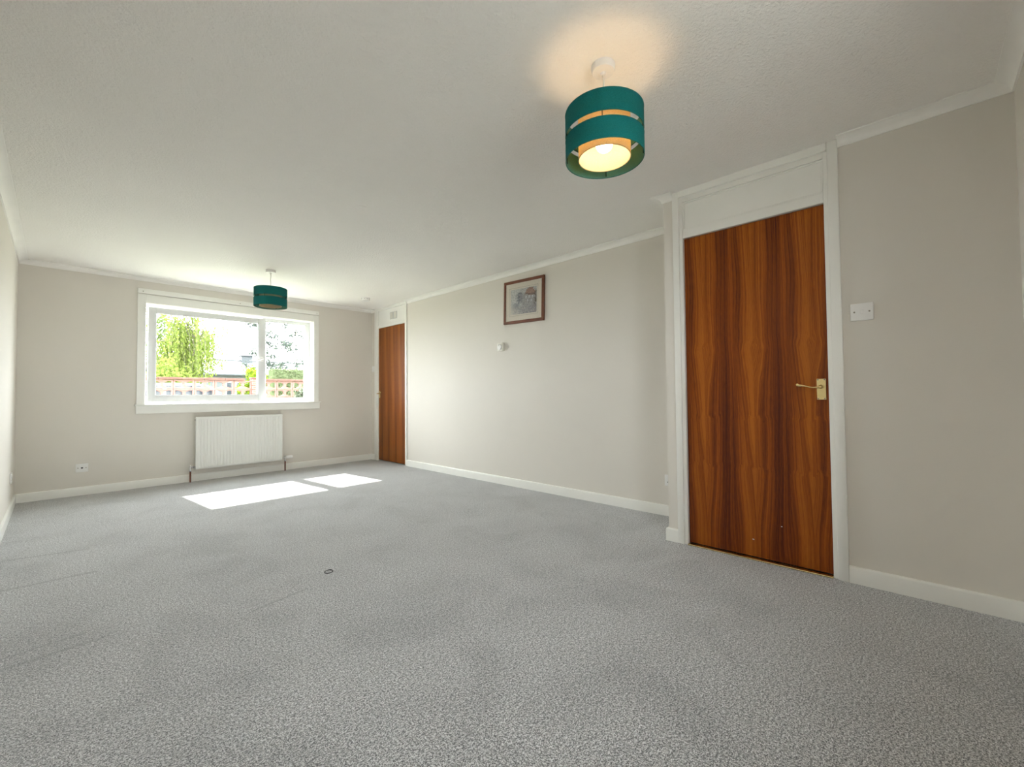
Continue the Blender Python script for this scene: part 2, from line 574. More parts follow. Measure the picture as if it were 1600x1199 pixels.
# coving: concave quarter, one piece per wall
cov = [(0.0, H), (0.062, H), (0.062, H - 0.006)]
for k in range(1, 8):
    a = math.radians(90 * k / 8)
    # concave arc centred out in the room below the ceiling
    cov.append((0.060 - 0.052 * math.sin(a), H - 0.041 + 0.035 * math.cos(a)))
cov += [(0.008, H - 0.041), (0.008, HC), (0.0, HC)]
pathA = [(RW, 6.062), (RW, D), (L, D), (L, BK), (NW, BK), (NW, 0.286)]
pathB = [(NW, 1.170), (NW, YS), (RW, YS), (RW, 5.190)]
lab = ['short coving return above the far door corner', 'white coving along the window wall top',
       'white coving along the left wall top', 'white coving along the end wall top behind the camera',
       'white coving right of the near door top']
labB = ['short mitred coving stub left of the near door', 'white coving on the hidden return behind the near door',
        'long white coving above the framed picture wall']
n = 0
for bm, l in zip(sweep_segments(pathA, cov), lab):
    n += 1
    struct('trim_%d' % n, bm, M['coving'], l, 'coving', True)
for bm, l in zip(sweep_segments(pathB, cov), labB):
    n += 1
    struct('trim_%d' % n, bm, M['coving'], l, 'coving', True)
# skirting boards
skp = [(0.0, 0.0), (0.015, 0.0), (0.015, SK - 0.010), (0.0135, SK - 0.004), (0.010, SK - 0.0008), (0.006, SK), (0.0, SK)]
sl = [('baseboard_right_corner', 'short skirting stub between far door and window wall'),
      ('baseboard_far', 'white skirting board under the window and behind the radiator'),
      ('baseboard_left', 'white skirting board along the left wall'),
      ('baseboard_back', 'white skirting board along the end wall behind the camera'),
      ('baseboard_near', 'white skirting board right of the near door')]
for bm, (nm, l) in zip(sweep_segments(pathA, skp), sl):
    struct(nm, bm, M['gloss'], l, 'skirting board', True)
sl = [('baseboard_stub', 'short skirting block left of the near door frame'),
      ('baseboard_return', 'skirting on the hidden return behind the near door wall'),
      ('baseboard_right', 'long white skirting board under the framed picture')]
for bm, (nm, l) in zip(sweep_segments(pathB, skp), sl):
    struct(nm, bm, M['gloss'], l, 'skirting board', True)

# ------------------------------------------------------------------ doors
def lever_handle(parent, X, yc, zc, sgn, zlo, zhi, w):
    """brass plate on the door face at X (room towards -X); lever runs along sgn*Y"""
    pl = obj('handle_plate', box((X - 0.004, yc - w / 2, zlo), (X + 0.001, yc + w / 2, zhi), 0.0012), M['brass'], parent)
    for sy in (-1, 1):
        for z in (zlo + 0.006, zhi - 0.006):
            s = bmesh.new()
            lathe(s, [(0.0034, 0.0), (0.0030, -0.0015), (0.0008, -0.002)], (X - 0.004, yc + sy * (w / 2 - 0.006), z), 'X', 10)
            obj('screw', s, M['screw'], pl)
    bm = bmesh.new()
    lathe(bm, [(0.011, 0.0), (0.011, -0.006), (0.0085, -0.009), (0.0075, -0.030), (0.0075, -0.042), (0.005, -0.046)],
          (X - 0.004, yc, zc), 'X', 18)
    pts, rad = [], []
    for k in range(15):
        t = k / 14
        pts.append((X - 0.042 - 0.003 * math.sin(t * 3.1), yc + sgn * (0.002 + 0.095 * t),
                    zc - 0.0035 * math.sin(t * 6.0) + 0.008 * t ** 4))
        rad.append(0.0072 - 0.0032 * math.sin(math.pi * min(1, t * 1.15)) + (0.0015 if t > 0.9 else 0))
    tube(bm, pts, rad, 12)
    # scroll at the tip
    tip = Vector(pts[-1])
    lathe(bm, [(0.001, -0.0085), (0.007, -0.0065), (0.0098, 0.0), (0.007, 0.0065), (0.001, 0.0085)],
          tip + Vector((0, sgn * 0.004, 0.003)), 'X', 16)
    obj('lever', bm, M['brass'], pl, smooth=True)
    return pl

def casing(parent, X, y0o, y0i, y1i, y1o, zt, name='architrave'):
    """floor-to-ceiling door casing: two uprights and a top piece (lower y = right-hand side)"""
    obj(name, box((X, y0o, 0), (X + 0.034, y0i, zt), 0.003, 2), M['gloss'], parent, True)
    obj(name, box((X, y1i, 0), (X + 0.034, y1o, zt), 0.003, 2), M['gloss'], parent, True)
    obj(name, box((X + 0.001, y0i, zt - 0.042), (X + 0.034, y1i, zt), 0.002), M['gloss'], parent, True)

# near door
d1 = thing('door_1', 'dark orange-brown sapele door with brass lever beside the light switch', 'door', (NW, 0.73, 0.0), kind='structure')
lx = 2.834
leaf = obj('door_leaf', box((lx, 0.3545, 0.012), (lx + 0.04, 1.1065, 1.989), 0.0015), M['wood_near'], d1)
casing(d1, 2.798, 0.2865, 0.3315, 1.1285, 1.1700, H)
obj('jamb', box((2.812, 0.3315, 0), (2.90, 0.3520, H - 0.042), 0.0015), M['gloss'], d1)
obj('jamb', box((2.812, 1.1090, 0), (2.90, 1.1285, H - 0.042), 0.0015), M['gloss'], d1)
obj('transom_rail', box((2.816, 0.3520, 1.992), (2.90, 1.1090, 2.047), 0.002), M['gloss'], d1)
obj('transom_rail', box((2.816, 0.3520, 2.232), (2.90, 1.1090, 2.263), 0.002), M['gloss'], d1)
obj('transom_panel', box((2.832, 0.352, 2.047), (2.86, 1.109, 2.232)), M['gloss'], d1)
bd = boxes([((2.824, 0.352, 2.047), (2.832, 1.109, 2.057)), ((2.824, 0.352, 2.222), (2.832, 1.109, 2.232)),
            ((2.824, 0.352, 2.057), (2.832, 0.362, 2.222)), ((2.824, 1.099, 2.057), (2.832, 1.109, 2.222))], 0.002)
obj('panel_bead', bd, M['gloss'], d1)
obj('threshold_strip', box((2.798, 0.352, 0.0), (2.838, 1.109, 0.009), 0.004, 3), M['brass'], d1, True)
lever_handle(d1, lx, 0.386, 1.004, 1, 0.934, 1.048, 0.041)
for (y, z, s) in ((0.735, 0.112, 0.006), (0.588, 0.215, 0.004)):
    pm = bmesh.new()
    lathe(pm, [(s, 0.0), (s * 0.7, -0.0012), (0.0005, -0.0014)], (lx, y, z), 'X', 7)
    bmesh.ops.scale(pm, vec=(1, 1, 0.45), space=Matrix.Translation((-lx, -y, -z)), verts=pm.verts)
    obj('paint_chip', pm, M['gloss'], d1)

# far door
d2 = thing('door_2', 'reddish-brown wooden door in the far corner by the window wall', 'door', (RW, 5.605, 0.0), kind='structure')
fx = RW + 0.006
obj('door_leaf', box((fx, 5.2415, 0.014), (fx + 0.04, 5.9695, 1.999), 0.0015), M['wood_far'], d2)
casing(d2, RW - 0.016, 5.1900, 5.2150, 5.9975, 6.0620, H)
obj('jamb', box((RW - 0.008, 5.2150, 0), (RW + 0.09, 5.2390, H - 0.042), 0.0015), M['gloss'], d2)
obj('jamb', box((RW - 0.008, 5.9720, 0), (RW + 0.09, 5.9975, H - 0.042), 0.0015), M['gloss'], d2)
obj('transom_rail', box((RW - 0.004, 5.2390, 2.002), (RW + 0.09, 5.9720, 2.047), 0.002), M['gloss'], d2)
obj('transom_panel', box((RW + 0.012, 5.239, 2.047), (RW + 0.05, 5.972, H - 0.042)), M['gloss'], d2)
vt = obj('vent', box((RW + 0.006, 5.470, 2.100), (RW + 0.013, 5.655, 2.205), 0.002), M['grey_plastic'], d2)
for ya, yb in ((5.480, 5.550), (5.575, 5.645)):
    for k in range(5):
        y = ya + 0.008 + k * (yb - ya - 0.016) / 4
        obj('vent_louvre', box((RW + 0.003, y - 0.004, 2.108), (RW + 0.0065, y + 0.004, 2.197), 0.001), M['cream_plastic'], vt)
lever_handle(d2, fx, 5.945, 1.010, -1, 0.945, 1.050, 0.038)

# ------------------------------------------------------------------ window
w = thing('window_1', 'wide white plastic window with an open sash onto the garden', 'window', (1.575, D, 0.9), kind='structure')
A0, A1 = 0.597, 2.545
obj('architrave', box((A0, D - 0.016, 0.905), (WX0 + 0.003, D + 0.002, 2.116), 0.003, 2), M['gloss'], w)
obj('architrave', box((WX1 - 0.003, D - 0.016, 0.905), (A1, D + 0.002, 2.116), 0.003, 2), M['gloss'], w)
obj('architrave', box((WX0 + 0.003, D - 0.0155, WZ1 - 0.003), (WX1 - 0.003, D + 0.002, 2.116), 0.003, 2), M['gloss'], w)
bt = obj('curtain_batten', box((A0, D - 0.024, 2.122), (A1, D + 0.002, 2.176), 0.002), M['gloss'], w)
for x in (A0 + 0.045, 1.57, A1 - 0.03):
    s = bmesh.new()
    lathe(s, [(0.005, 0.0), (0.004, -0.0015), (0.001, -0.002)], (x, D - 0.024, 2.146), 'Y', 10)
    obj('screw', s, M['screw'], bt)
sill = obj('sill', box((0.583, D - 0.040, 0.888), (2.566, D + 0.150, 0.9055), 0.005, 2), M['gloss'], w)
obj('sill_apron', box((0.592, D - 0.026, 0.803), (2.557, D + 0.001, 0.890), 0.003), M['gloss'], w)
# reveal linings
obj('lining', box((WX0 - 0.002, D + 0.0, 0.9055), (WX0 + 0.006, D + 0.15, WZ1)), M['gloss'], w)
obj('lining', box((WX1 - 0.006, D + 0.0, 0.9055), (WX1 + 0.002, D + 0.15, WZ1)), M['gloss'], w)
obj('lining', box((WX0, D + 0.0, WZ1 - 0.006), (WX1, D + 0.15, WZ1 + 0.002)), M['gloss'], w)
# outer frame, mullion, fixed light
FY0, FY1 = D + 0.135, D + 0.200
fr = boxes([((WX0, FY0, 0.86), (0.686, FY1, 2.03)), ((2.419, FY0 - 0.004, 0.951), (WX1, FY1, 1.988)),
            ((0.686, FY0, 0.86), (1.865, FY1, 0.916)), ((1.865, FY0 - 0.004, 0.86), (WX1, FY1, 0.951)),
            ((0.686, FY0, 2.014), (1.865, FY1, 2.03)), ((1.865, FY0 - 0.004, 1.988), (WX1, FY1, 2.03)),
            ((1.870, FY0, 0.90), (1.906, FY1, 2.0))], 0.003, 1)
obj('window_frame', fr, M['upvc'], w)
obj('pane', box((1.90, D + 0.160, 0.945), (2.425, D + 0.166, 1.994)), M['glass'], w)
gb = boxes([((1.906, D + 0.140, 0.951), (2.419, D + 0.156, 0.961)), ((1.906, D + 0.140, 1.978), (2.419, D + 0.156, 1.988)),
            ((1.906, D + 0.140, 0.961), (1.914, D + 0.156, 1.978)), ((2.411, D + 0.140, 0.961), (2.419, D + 0.156, 1.978))], 0.002)
obj('glazing_bead', gb, M['upvc'], w)
# opening sash, standing a crack proud of its frame
SY0, SY1 = D + 0.055, D + 0.120
s0, s1, sz0, sz1 = 0.697, 1.882, 0.927, 1.997
g0, g1, gz0, gz1 = 0.762, 1.799, 0.999, 1.938
sash = obj('sash', boxes([((s0, SY0, sz0), (g0, SY1, sz1)), ((g1, SY0, sz0), (s1, SY1, sz1)),
                          ((g0, SY0, sz0), (g1, SY1, gz0)), ((g0, SY0, gz1), (g1, SY1, sz1))], 0.004, 2), M['upvc'], w, True)
obj('pane', box((g0 - 0.006, SY0 + 0.030, gz0 - 0.006), (g1 + 0.006, SY0 + 0.036, gz1 + 0.006)), M['glass'], sash)
gb = boxes([((g0, SY0 + 0.008, gz0), (g1, SY0 + 0.026, gz0 + 0.009)), ((g0, SY0 + 0.008, gz1 - 0.009), (g1, SY0 + 0.026, gz1)),
            ((g0, SY0 + 0.008, gz0 + 0.009), (g0 + 0.008, SY0 + 0.026, gz1 - 0.009)),
            ((g1 - 0.008, SY0 + 0.008, gz0 + 0.009), (g1, SY0 + 0.026, gz1 - 0.009))], 0.002)
obj('glazing_bead', gb, M['upvc'], sash)
hb = box((1.826, SY0 - 0.010, 1.438), (1.856, SY0 + 0.001, 1.500), 0.004, 2)
obj('handle_base', hb, M['plastic'], sash, True)
hb = bmesh.new()
lathe(hb, [(0.011, 0.0), (0.011, -0.03), (0.008, -0.036)], (1.841, SY0 - 0.008, 1.470), 'Y', 16)
tube(hb, [(1.841, SY0 - 0.036, 1.470), (1.808, SY0 - 0.040, 1.466), (1.768, SY0 - 0.042, 1.459), (1.726, SY0 - 0.042, 1.452)],
     [0.010, 0.009, 0.008, 0.006], 10)
obj('window_handle', hb, M['plastic'], sash, True)
# outside sill
obj('outer_sill', box((WX0 - 0.03, D + 0.205, 0.845), (WX1 + 0.03, D + 0.29, 0.878), 0.004), M['upvc'], w)

# window in the end wall behind the camera (out of frame; lights the near end of the room)
w2 = thing('window_2', 'plain white window in the end wall behind the camera', 'window', (0.875, BK, 0.9), kind='structure')
fy0, fy1 = BK - 0.11, BK - 0.05
obj('window_frame', boxes([((BX0, fy0, BZ0), (BX0 + 0.06, fy1, BZ1)), ((BX1 - 0.06, fy0, BZ0), (BX1, fy1, BZ1)),
                           ((BX0 + 0.06, fy0, BZ0), (BX1 - 0.06, fy1, BZ0 + 0.06)), ((BX0 + 0.06, fy0, BZ1 - 0.06), (BX1 - 0.06, fy1, BZ1)),
                           ((0.85, fy0, BZ0 + 0.06), (0.90, fy1, BZ1 - 0.06))], 0.003), M['upvc'], w2)
obj('pane', box((BX0 + 0.055, BK - 0.083, BZ0 + 0.055), (0.855, BK - 0.077, BZ1 - 0.055)), M['glass'], w2)
obj('pane', box((0.895, BK - 0.083, BZ0 + 0.055), (BX1 - 0.055, BK - 0.077, BZ1 - 0.055)), M['glass'], w2)
obj('sill', box((BX0 - 0.05, BK - 0.06, BZ0 - 0.02), (BX1 + 0.05, BK + 0.03, BZ0 + 0.002), 0.004, 2), M['gloss'], w2)

# ------------------------------------------------------------------ radiator
rd = thing('radiator', 'white ribbed panel radiator below the window', 'radiator', (1.581, D - 0.075, 0.0))
RX0, RX1, RZ0, RZ1 = 1.118, 2.045, 0.140, 0.746
RYF = D - 0.092
# front panel with pressed vertical channels
bm = bmesh.new()
xs, ys = [], []
nch = 27
x0c, x1c = RX0 + 0.022, RX1 - 0.022
pitch = (x1c - x0c) / nch
prof = [(RX0, 0.0)]
for k in range(nch):
    a = x0c + k * pitch
    prof += [(a, 0.0), (a + pitch * 0.12, 0.0), (a + pitch * 0.24, 0.007), (a + pitch * 0.50, 0.009), (a + pitch * 0.62, 0.007), (a + pitch * 0.76, 0.0)]
prof += [(x1c, 0.0), (RX1, 0.0)]
zc0, zc1 = RZ0 + 0.050, RZ1 - 0.045
rows = [(RZ0 + 0.004, 0.0, 0.004), (RZ0 + 0.012, 0.0, 0.0), (zc0 - 0.02, 0.0, 0.0), (zc0, 1.0, 0.0), (zc1, 1.0, 0.0), (zc1 + 0.02, 0.0, 0.0), (RZ1 - 0.008, 0.0, 0.0), (RZ1, 0.0, 0.005)]
grid = []
for z, k, e in rows:
    grid.append([bm.verts.new((x, RYF + k * dy + e, z)) for x, dy in prof])
for a, b in zip(grid[:-1], grid[1:]):
    for i in range(len(prof) - 1):
        bm.faces.new((a[i], a[i + 1], b[i + 1], b[i]))
obj('front_panel', bm, M['radiator'], rd, True)
obj('panel_body', box((RX0, RYF + 0.0095, RZ0 + 0.004), (RX1, RYF + 0.022, RZ1 - 0.002), 0.003), M['radiator'], rd)
obj('end_cap', box((RX0 - 0.002, RYF + 0.002, RZ0 + 0.01), (RX0 + 0.004, RYF + 0.050, RZ1 - 0.004), 0.001), M['radiator'], rd)
obj('end_cap', box((RX1 - 0.004, RYF + 0.002, RZ0 + 0.01), (RX1 + 0.002, RYF + 0.050, RZ1 - 0.004), 0.001), M['radiator'], rd)
fins = boxes([((RX0 + 0.03 + k * 0.0335, RYF + 0.022, RZ0 + 0.06), (RX0 + 0.032 + k * 0.0335, RYF + 0.048, RZ1 - 0.03)) for k in range(26)])
obj('convector_fins', fins, M['radiator'], rd)
tg = boxes([((RX0, RYF + 0.004, RZ1 - 0.003), (RX1, RYF + 0.010, RZ1 + 0.002)), ((RX0, RYF + 0.044, RZ1 - 0.003), (RX1, RYF + 0.050, RZ1 + 0.002))] +
           [((RX0 + k * 0.0205, RYF + 0.010, RZ1 - 0.002), (RX0 + 0.008 + k * 0.0205, RYF + 0.044, RZ1 + 0.001)) for k in range(46)])
obj('top_grille', tg, M['radiator'], rd)
for x in (RX0 + 0.155, RX1 - 0.155):
    obj('wall_bracket', box((x - 0.015, RYF + 0.048, 0.24), (x + 0.015, D - 0.001, 0.62)), M['radiator'], rd)
PY = RYF + 0.026
for x, nm in ((1.071, 'left'), (2.090, 'right')):
    bm = bmesh.new()
    tube(bm, [(x, PY, 0.0), (x, PY, 0.06), (x, PY, 0.135)], 0.0085, 12)
    obj('pipe', bm, M['copper'], rd, True)
    bm = bmesh.new()
    lathe(bm, [(0.012, 0.125), (0.013, 0.13), (0.013, 0.148), (0.011, 0.152), (0.011, 0.19), (0.008, 0.196)], (x, PY, 0), 'Z', 14)
    xr = RX0 if x < 1.5 else RX1
    tube(bm, [(x, PY, 0.172), ((x + xr) / 2, PY, 0.172), (xr, PY, 0.172)], 0.0095, 12)
    obj('valve_body', bm, M['chrome'], rd, True)
bm = bmesh.new()
lathe(bm, [(0.012, 0.012), (0.019, 0.018), (0.022, 0.03), (0.023, 0.072), (0.021, 0.086), (0.012, 0.092)], (2.090, PY, 0.176), 'X', 18)
obj('thermostatic_head', bm, M['plastic'], rd, True)
bm = bmesh.new()
lathe(bm, [(0.006, -0.012), (0.008, -0.010), (0.008, 0.0)], (RX0 - 0.001, RYF + 0.026, 0.715), 'X', 12)
obj('bleed_plug', bm, M['chrome'], rd, True)

# ------------------------------------------------------------------ wall plates
def plate_y(name, label, x0, x1, z0, z1, Y, extra, cat='socket'):
    t = thing(name, label, cat, ((x0 + x1) / 2, Y, (z0 + z1) / 2))
    obj('face_plate', box((x0, Y - 0.008, z0), (x1, Y, z1), 0.0025, 2), M['plastic'], t, True)
    return t

def disc(c, r, h, axis, n=12):
    bm = bmesh.new()
    lathe(bm, [(r, 0.0), (r * 0.92, h * 0.8), (r * 0.4, h)], c, axis, n)
    return bm

t = plate_y('aerial_socket', 'white square aerial socket plate low on the window wall', 0.143, 0.235, 0.232, 0.316, D, None)
obj('aerial_hole', disc((0.189, D - 0.008, 0.274), 0.008, -0.003, 'Y', 16), M['dark'], t)
for x in (0.160, 0.218):
    obj('screw', disc((x, D - 0.008, 0.274), 0.0045, -0.0015, 'Y'), M['screw'], t)

def plate_x(name, label, X, sgn, y0, y1, z0, z1, cat):
    """plate on a wall at X; sgn -1: faces -X, +1: faces +X"""
    t = thing(name, label, cat, (X, (y0 + y1) / 2, (z0 + z1) / 2))
    lo, hi = sorted((X, X + sgn * 0.0085))
    obj('face_plate', box((lo, y0, z0), (hi, y1, z1), 0.0025, 2), M['plastic'], t, True)
    return t

def rocker(t, X, sgn, y, z, w=0.011, h=0.021):
    lo, hi = sorted((X + sgn * 0.0075, X + sgn * 0.0118))
    obj('rocker', box((lo, y - w / 2, z - h / 2), (hi, y + w / 2, z + h / 2), 0.002, 2), M['plastic'], t, True)

t = plate_x('light_switch', 'white single light switch right of the near door', NW, -1, 0.160, 0.252, 1.338, 1.426, 'light switch')
rocker(t, NW, -1, 0.206, 1.382, 0.013, 0.024)
for y in (0.176, 0.236):
    obj('screw', disc((NW - 0.0085, y, 1.382), 0.0042, -0.0015, 'X'), M['screw'], t)
t = plate_x('light_switch', 'small white light switch in the far corner left of the far door', RW, -1, 6.072, 6.158, 1.345, 1.431, 'light switch')
rocker(t, RW, -1, 6.115, 1.388)
for y in (6.085, 6.145):
    obj('screw', disc((RW - 0.0085, y, 1.388), 0.0035, -0.0015, 'X'), M['screw'], t)

def double_socket(label, X, sgn, y0, y1, z0, z1):
    t = plate_x('power_socket', label, X, sgn, y0, y1, z0, z1, 'socket')
    for k in (-1, 1):
        yc = (y0 + y1) / 2 + k * 0.037
        zc = (z0 + z1) / 2
        rocker(t, X, sgn, yc - k * 0.012, zc + 0.022)
        for dy, dz, a, b in ((0, 0.006, 0.003, 0.006), (-0.011, -0.014, 0.005, 0.003), (0.011, -0.014, 0.005, 0.003)):
            lo, hi = sorted((X + sgn * 0.0080, X + sgn * 0.0088))
            obj('pin_slot', box((lo, yc + dy - a, zc + dz - b), (hi, yc + dy + a, zc + dz + b)), M['dark'], t)
    return t
double_socket('white power socket half hidden behind the near door frame', RW, -1, 1.356, 1.502, 0.240, 0.326)
double_socket('white power socket at the left frame edge above the skirting', L, 1, 5.60, 5.746, 0.255, 0.341)

# thermostat
t = thing('room_thermostat', 'small white room thermostat with a round dial below the picture', 'thermostat', (RW, 3.328, 1.500))
obj('body', box((RW - 0.034, 3.285, 1.455), (RW, 3.371, 1.545), 0.006, 2), M['cream_plastic'], t, True)
bm = bmesh.new()
lathe(bm, [(0.031, 0.002), (0.031, -0.010), (0.028, -0.014), (0.012, -0.015), (0.010, -0.017)], (RW - 0.034, 3.328, 1.497), 'X', 28)
dl = obj('dial', bm, M['plastic'], t, True)
obj('pointer', box((RW - 0.0525, 3.3265, 1.505), (RW - 0.048, 3.3295, 1.527), 0.0005), M['grey_plastic'], dl)

# ------------------------------------------------------------------ framed picture
PW, PH = 0.562, 0.458
pc = thing('framed_picture', 'brown framed watercolour print of a riverside house, hanging slightly crooked', 'picture',
           (RW, 2.994, 1.957), (math.radians(1.7), 0, 0))
def lb(lo, hi, b=0.0): return box(lo, hi, b, 1)
fw = 0.030
obj('backing_board', lb((-0.012, -PW / 2 + 0.01, -PH / 2 + 0.01), (-0.003, PW / 2 - 0.01, PH / 2 - 0.01)), M['mount'], pc, local=True)
for lo, hi in (((-0.024, -PW / 2, -PH / 2), (-0.002, PW / 2, -PH / 2 + fw)), ((-0.024, -PW / 2, PH / 2 - fw), (-0.002, PW / 2, PH / 2)),
               ((-0.024, -PW / 2, -PH / 2 + fw), (-0.002, -PW / 2 + fw, PH / 2 - fw)), ((-0.024, PW / 2 - fw, -PH / 2 + fw), (-0.002, PW / 2, PH / 2 - fw))):
    obj('frame_rail', lb(lo, hi, 0.003), M['frame_wood'], pc, local=True)
iw, ih = 0.183, 0.134      # half size of print
mb = bmesh.new()
for lo, hi in (((-0.0155, -PW / 2 + fw, -PH / 2 + fw), (-0.012, PW / 2 - fw, -ih)), ((-0.0155, -PW / 2 + fw, ih), (-0.012, PW / 2 - fw, PH / 2 - fw)),
               ((-0.0155, -PW / 2 + fw, -ih), (-0.012, -iw, ih)), ((-0.0155, iw, -ih), (-0.012, PW / 2 - fw, ih))):
    bx(mb, lo, hi)
mt = obj('mount', mb, M['mount'], pc, local=True)
rl = bmesh.new()
rw_, rh_ = iw + 0.018, ih + 0.016
for lo, hi in (((-0.0162, -rw_, -rh_), (-0.0155, rw_, -rh_ + 0.003)), ((-0.0162, -rw_, rh_ - 0.003), (-0.0155, rw_, rh_)),
               ((-0.0162, -rw_, -rh_), (-0.0155, -rw_ + 0.003, rh_)), ((-0.0162, rw_ - 0.003, -rh_), (-0.0155, rw_, rh_))):
    bx(rl, lo, hi)
obj('ruled_line', rl, M['rule'], mt, local=True)

def print_colour(u, v):
    """u 0..1 left to right, v 0..1 bottom to top: a loose watercolour"""
    def fb(x, y, s, o=4):
        return 0.5 + 0.5 * mnoise.fractal(Vector((x * s, y * s, 3.1)), 0.9, 2.1, o)
    n1, n2, n3 = fb(u, v, 6), fb(u + 3, v + 1, 14), fb(u + 7, v + 5, 30, 3)
    col = Vector((0.66, 0.67, 0.66))
    def lay(c, a):
        nonlocal col
        a = max(0.0, min(1.0, a))
        col = col * (1 - a) + Vector(c) * a
    # distant blue-grey trees
    e = 1 - ((u - 0.36) / 0.17) ** 2 - ((v - 0.66) / 0.26) ** 2 + (n2 - 0.5) * 1.6
    lay((0.20, 0.21, 0.24), e * 1.2)
    e = 1 - ((u - 0.2) / 0.22) ** 2 - ((v - 0.33) / 0.2) ** 2 + (n2 - 0.5) * 1.4
    lay((0.26, 0.28, 0.33), e)
    # bank and house body
    if u > 0.34:
        lay((0.36, 0.35, 0.37), min(1, (u - 0.34) * 6) * (1 if v < 0.8 else 0.4) * (0.5 + n1 * 0.6))
    if 0.52 < u < 0.93 and 0.42 < v < 0.78:
        lay((0.42, 0.40, 0.41), 0.8)
        for wu, wv in ((0.6, 0.62), (0.72, 0.64), (0.84, 0.62), (0.66, 0.5), (0.8, 0.48)):
            if abs(u - wu) < 0.025 and abs(v - wv) < 0.05:
                lay((0.62, 0.63, 0.68), 0.9)
    # roof
    rt = 0.98 - 1.9 * max(0, 0.66 - u) - 1.2 * max(0, u - 0.82) + (n2 - 0.5) * 0.12
    if 0.5 < u < 0.95 and 0.78 - 0.25 * (u - 0.5) + (n1 - 0.5) * 0.1 < v < rt:
        lay((0.40, 0.23, 0.17), 0.9)
        if v < 0.80 - 0.12 * (u - 0.5):
            lay((0.2, 0.13, 0.12), 0.7)
    # dark growth at right edge
    e = (u - 0.86) * 7 + (n2 - 0.5) * 2
    lay((0.15, 0.12, 0.10), e * 0.8 if v < 0.9 else 0)
    # water
    if v < 0.34:
        s = 0.5 + 0.5 * math.sin(v * 90 + n2 * 9)
        lay((0.24, 0.25, 0.30) if s > 0.5 else (0.50, 0.45, 0.44), 0.65 * min(1, (0.34 - v) * 9))
    # speckled brushwork
    col *= 0.45 + 0.95 * n3
    # wash fading out at the lower-left and edges
    fade = (0.42 - u - v * 0.55) * 2.6 + (n2 - 0.5) * 0.9
    col = col.lerp(Vector((0.70, 0.67, 0.61)), max(0, min(1, fade)))
    return col
me = bpy.data.meshes.new('print')
nu, nv = 90, 66
vs = [(-0.0128, iw - 2 * iw * i / nu, -ih + 2 * ih * j / nv) for j in range(nv + 1) for i in range(nu + 1)]
fs = [(j * (nu + 1) + i, j * (nu + 1) + i + 1, (j + 1) * (nu + 1) + i + 1, (j + 1) * (nu + 1) + i) for j in range(nv) for i in range(nu)]
me.from_pydata(vs, [], fs)
ca = me.color_attributes.new('tint', 'FLOAT_COLOR', 'POINT')
for j in range(nv + 1):
    for i in range(nu + 1):
        c = print_colour(i / nu, j / nv)
        ca.data[j * (nu + 1) + i].color = (c.x, c.y, c.z, 1)
me.materials.append(M['print'])
o = bpy.data.objects.new('print', me)
COL.objects.link(o)
o.parent = pc
obj('picture_glass', lb((-0.0195, -PW / 2 + fw - 0.002, -PH / 2 + fw - 0.002), (-0.018, PW / 2 - fw + 0.002, PH / 2 - fw + 0.002)), M['picture_glass'], pc, local=True)

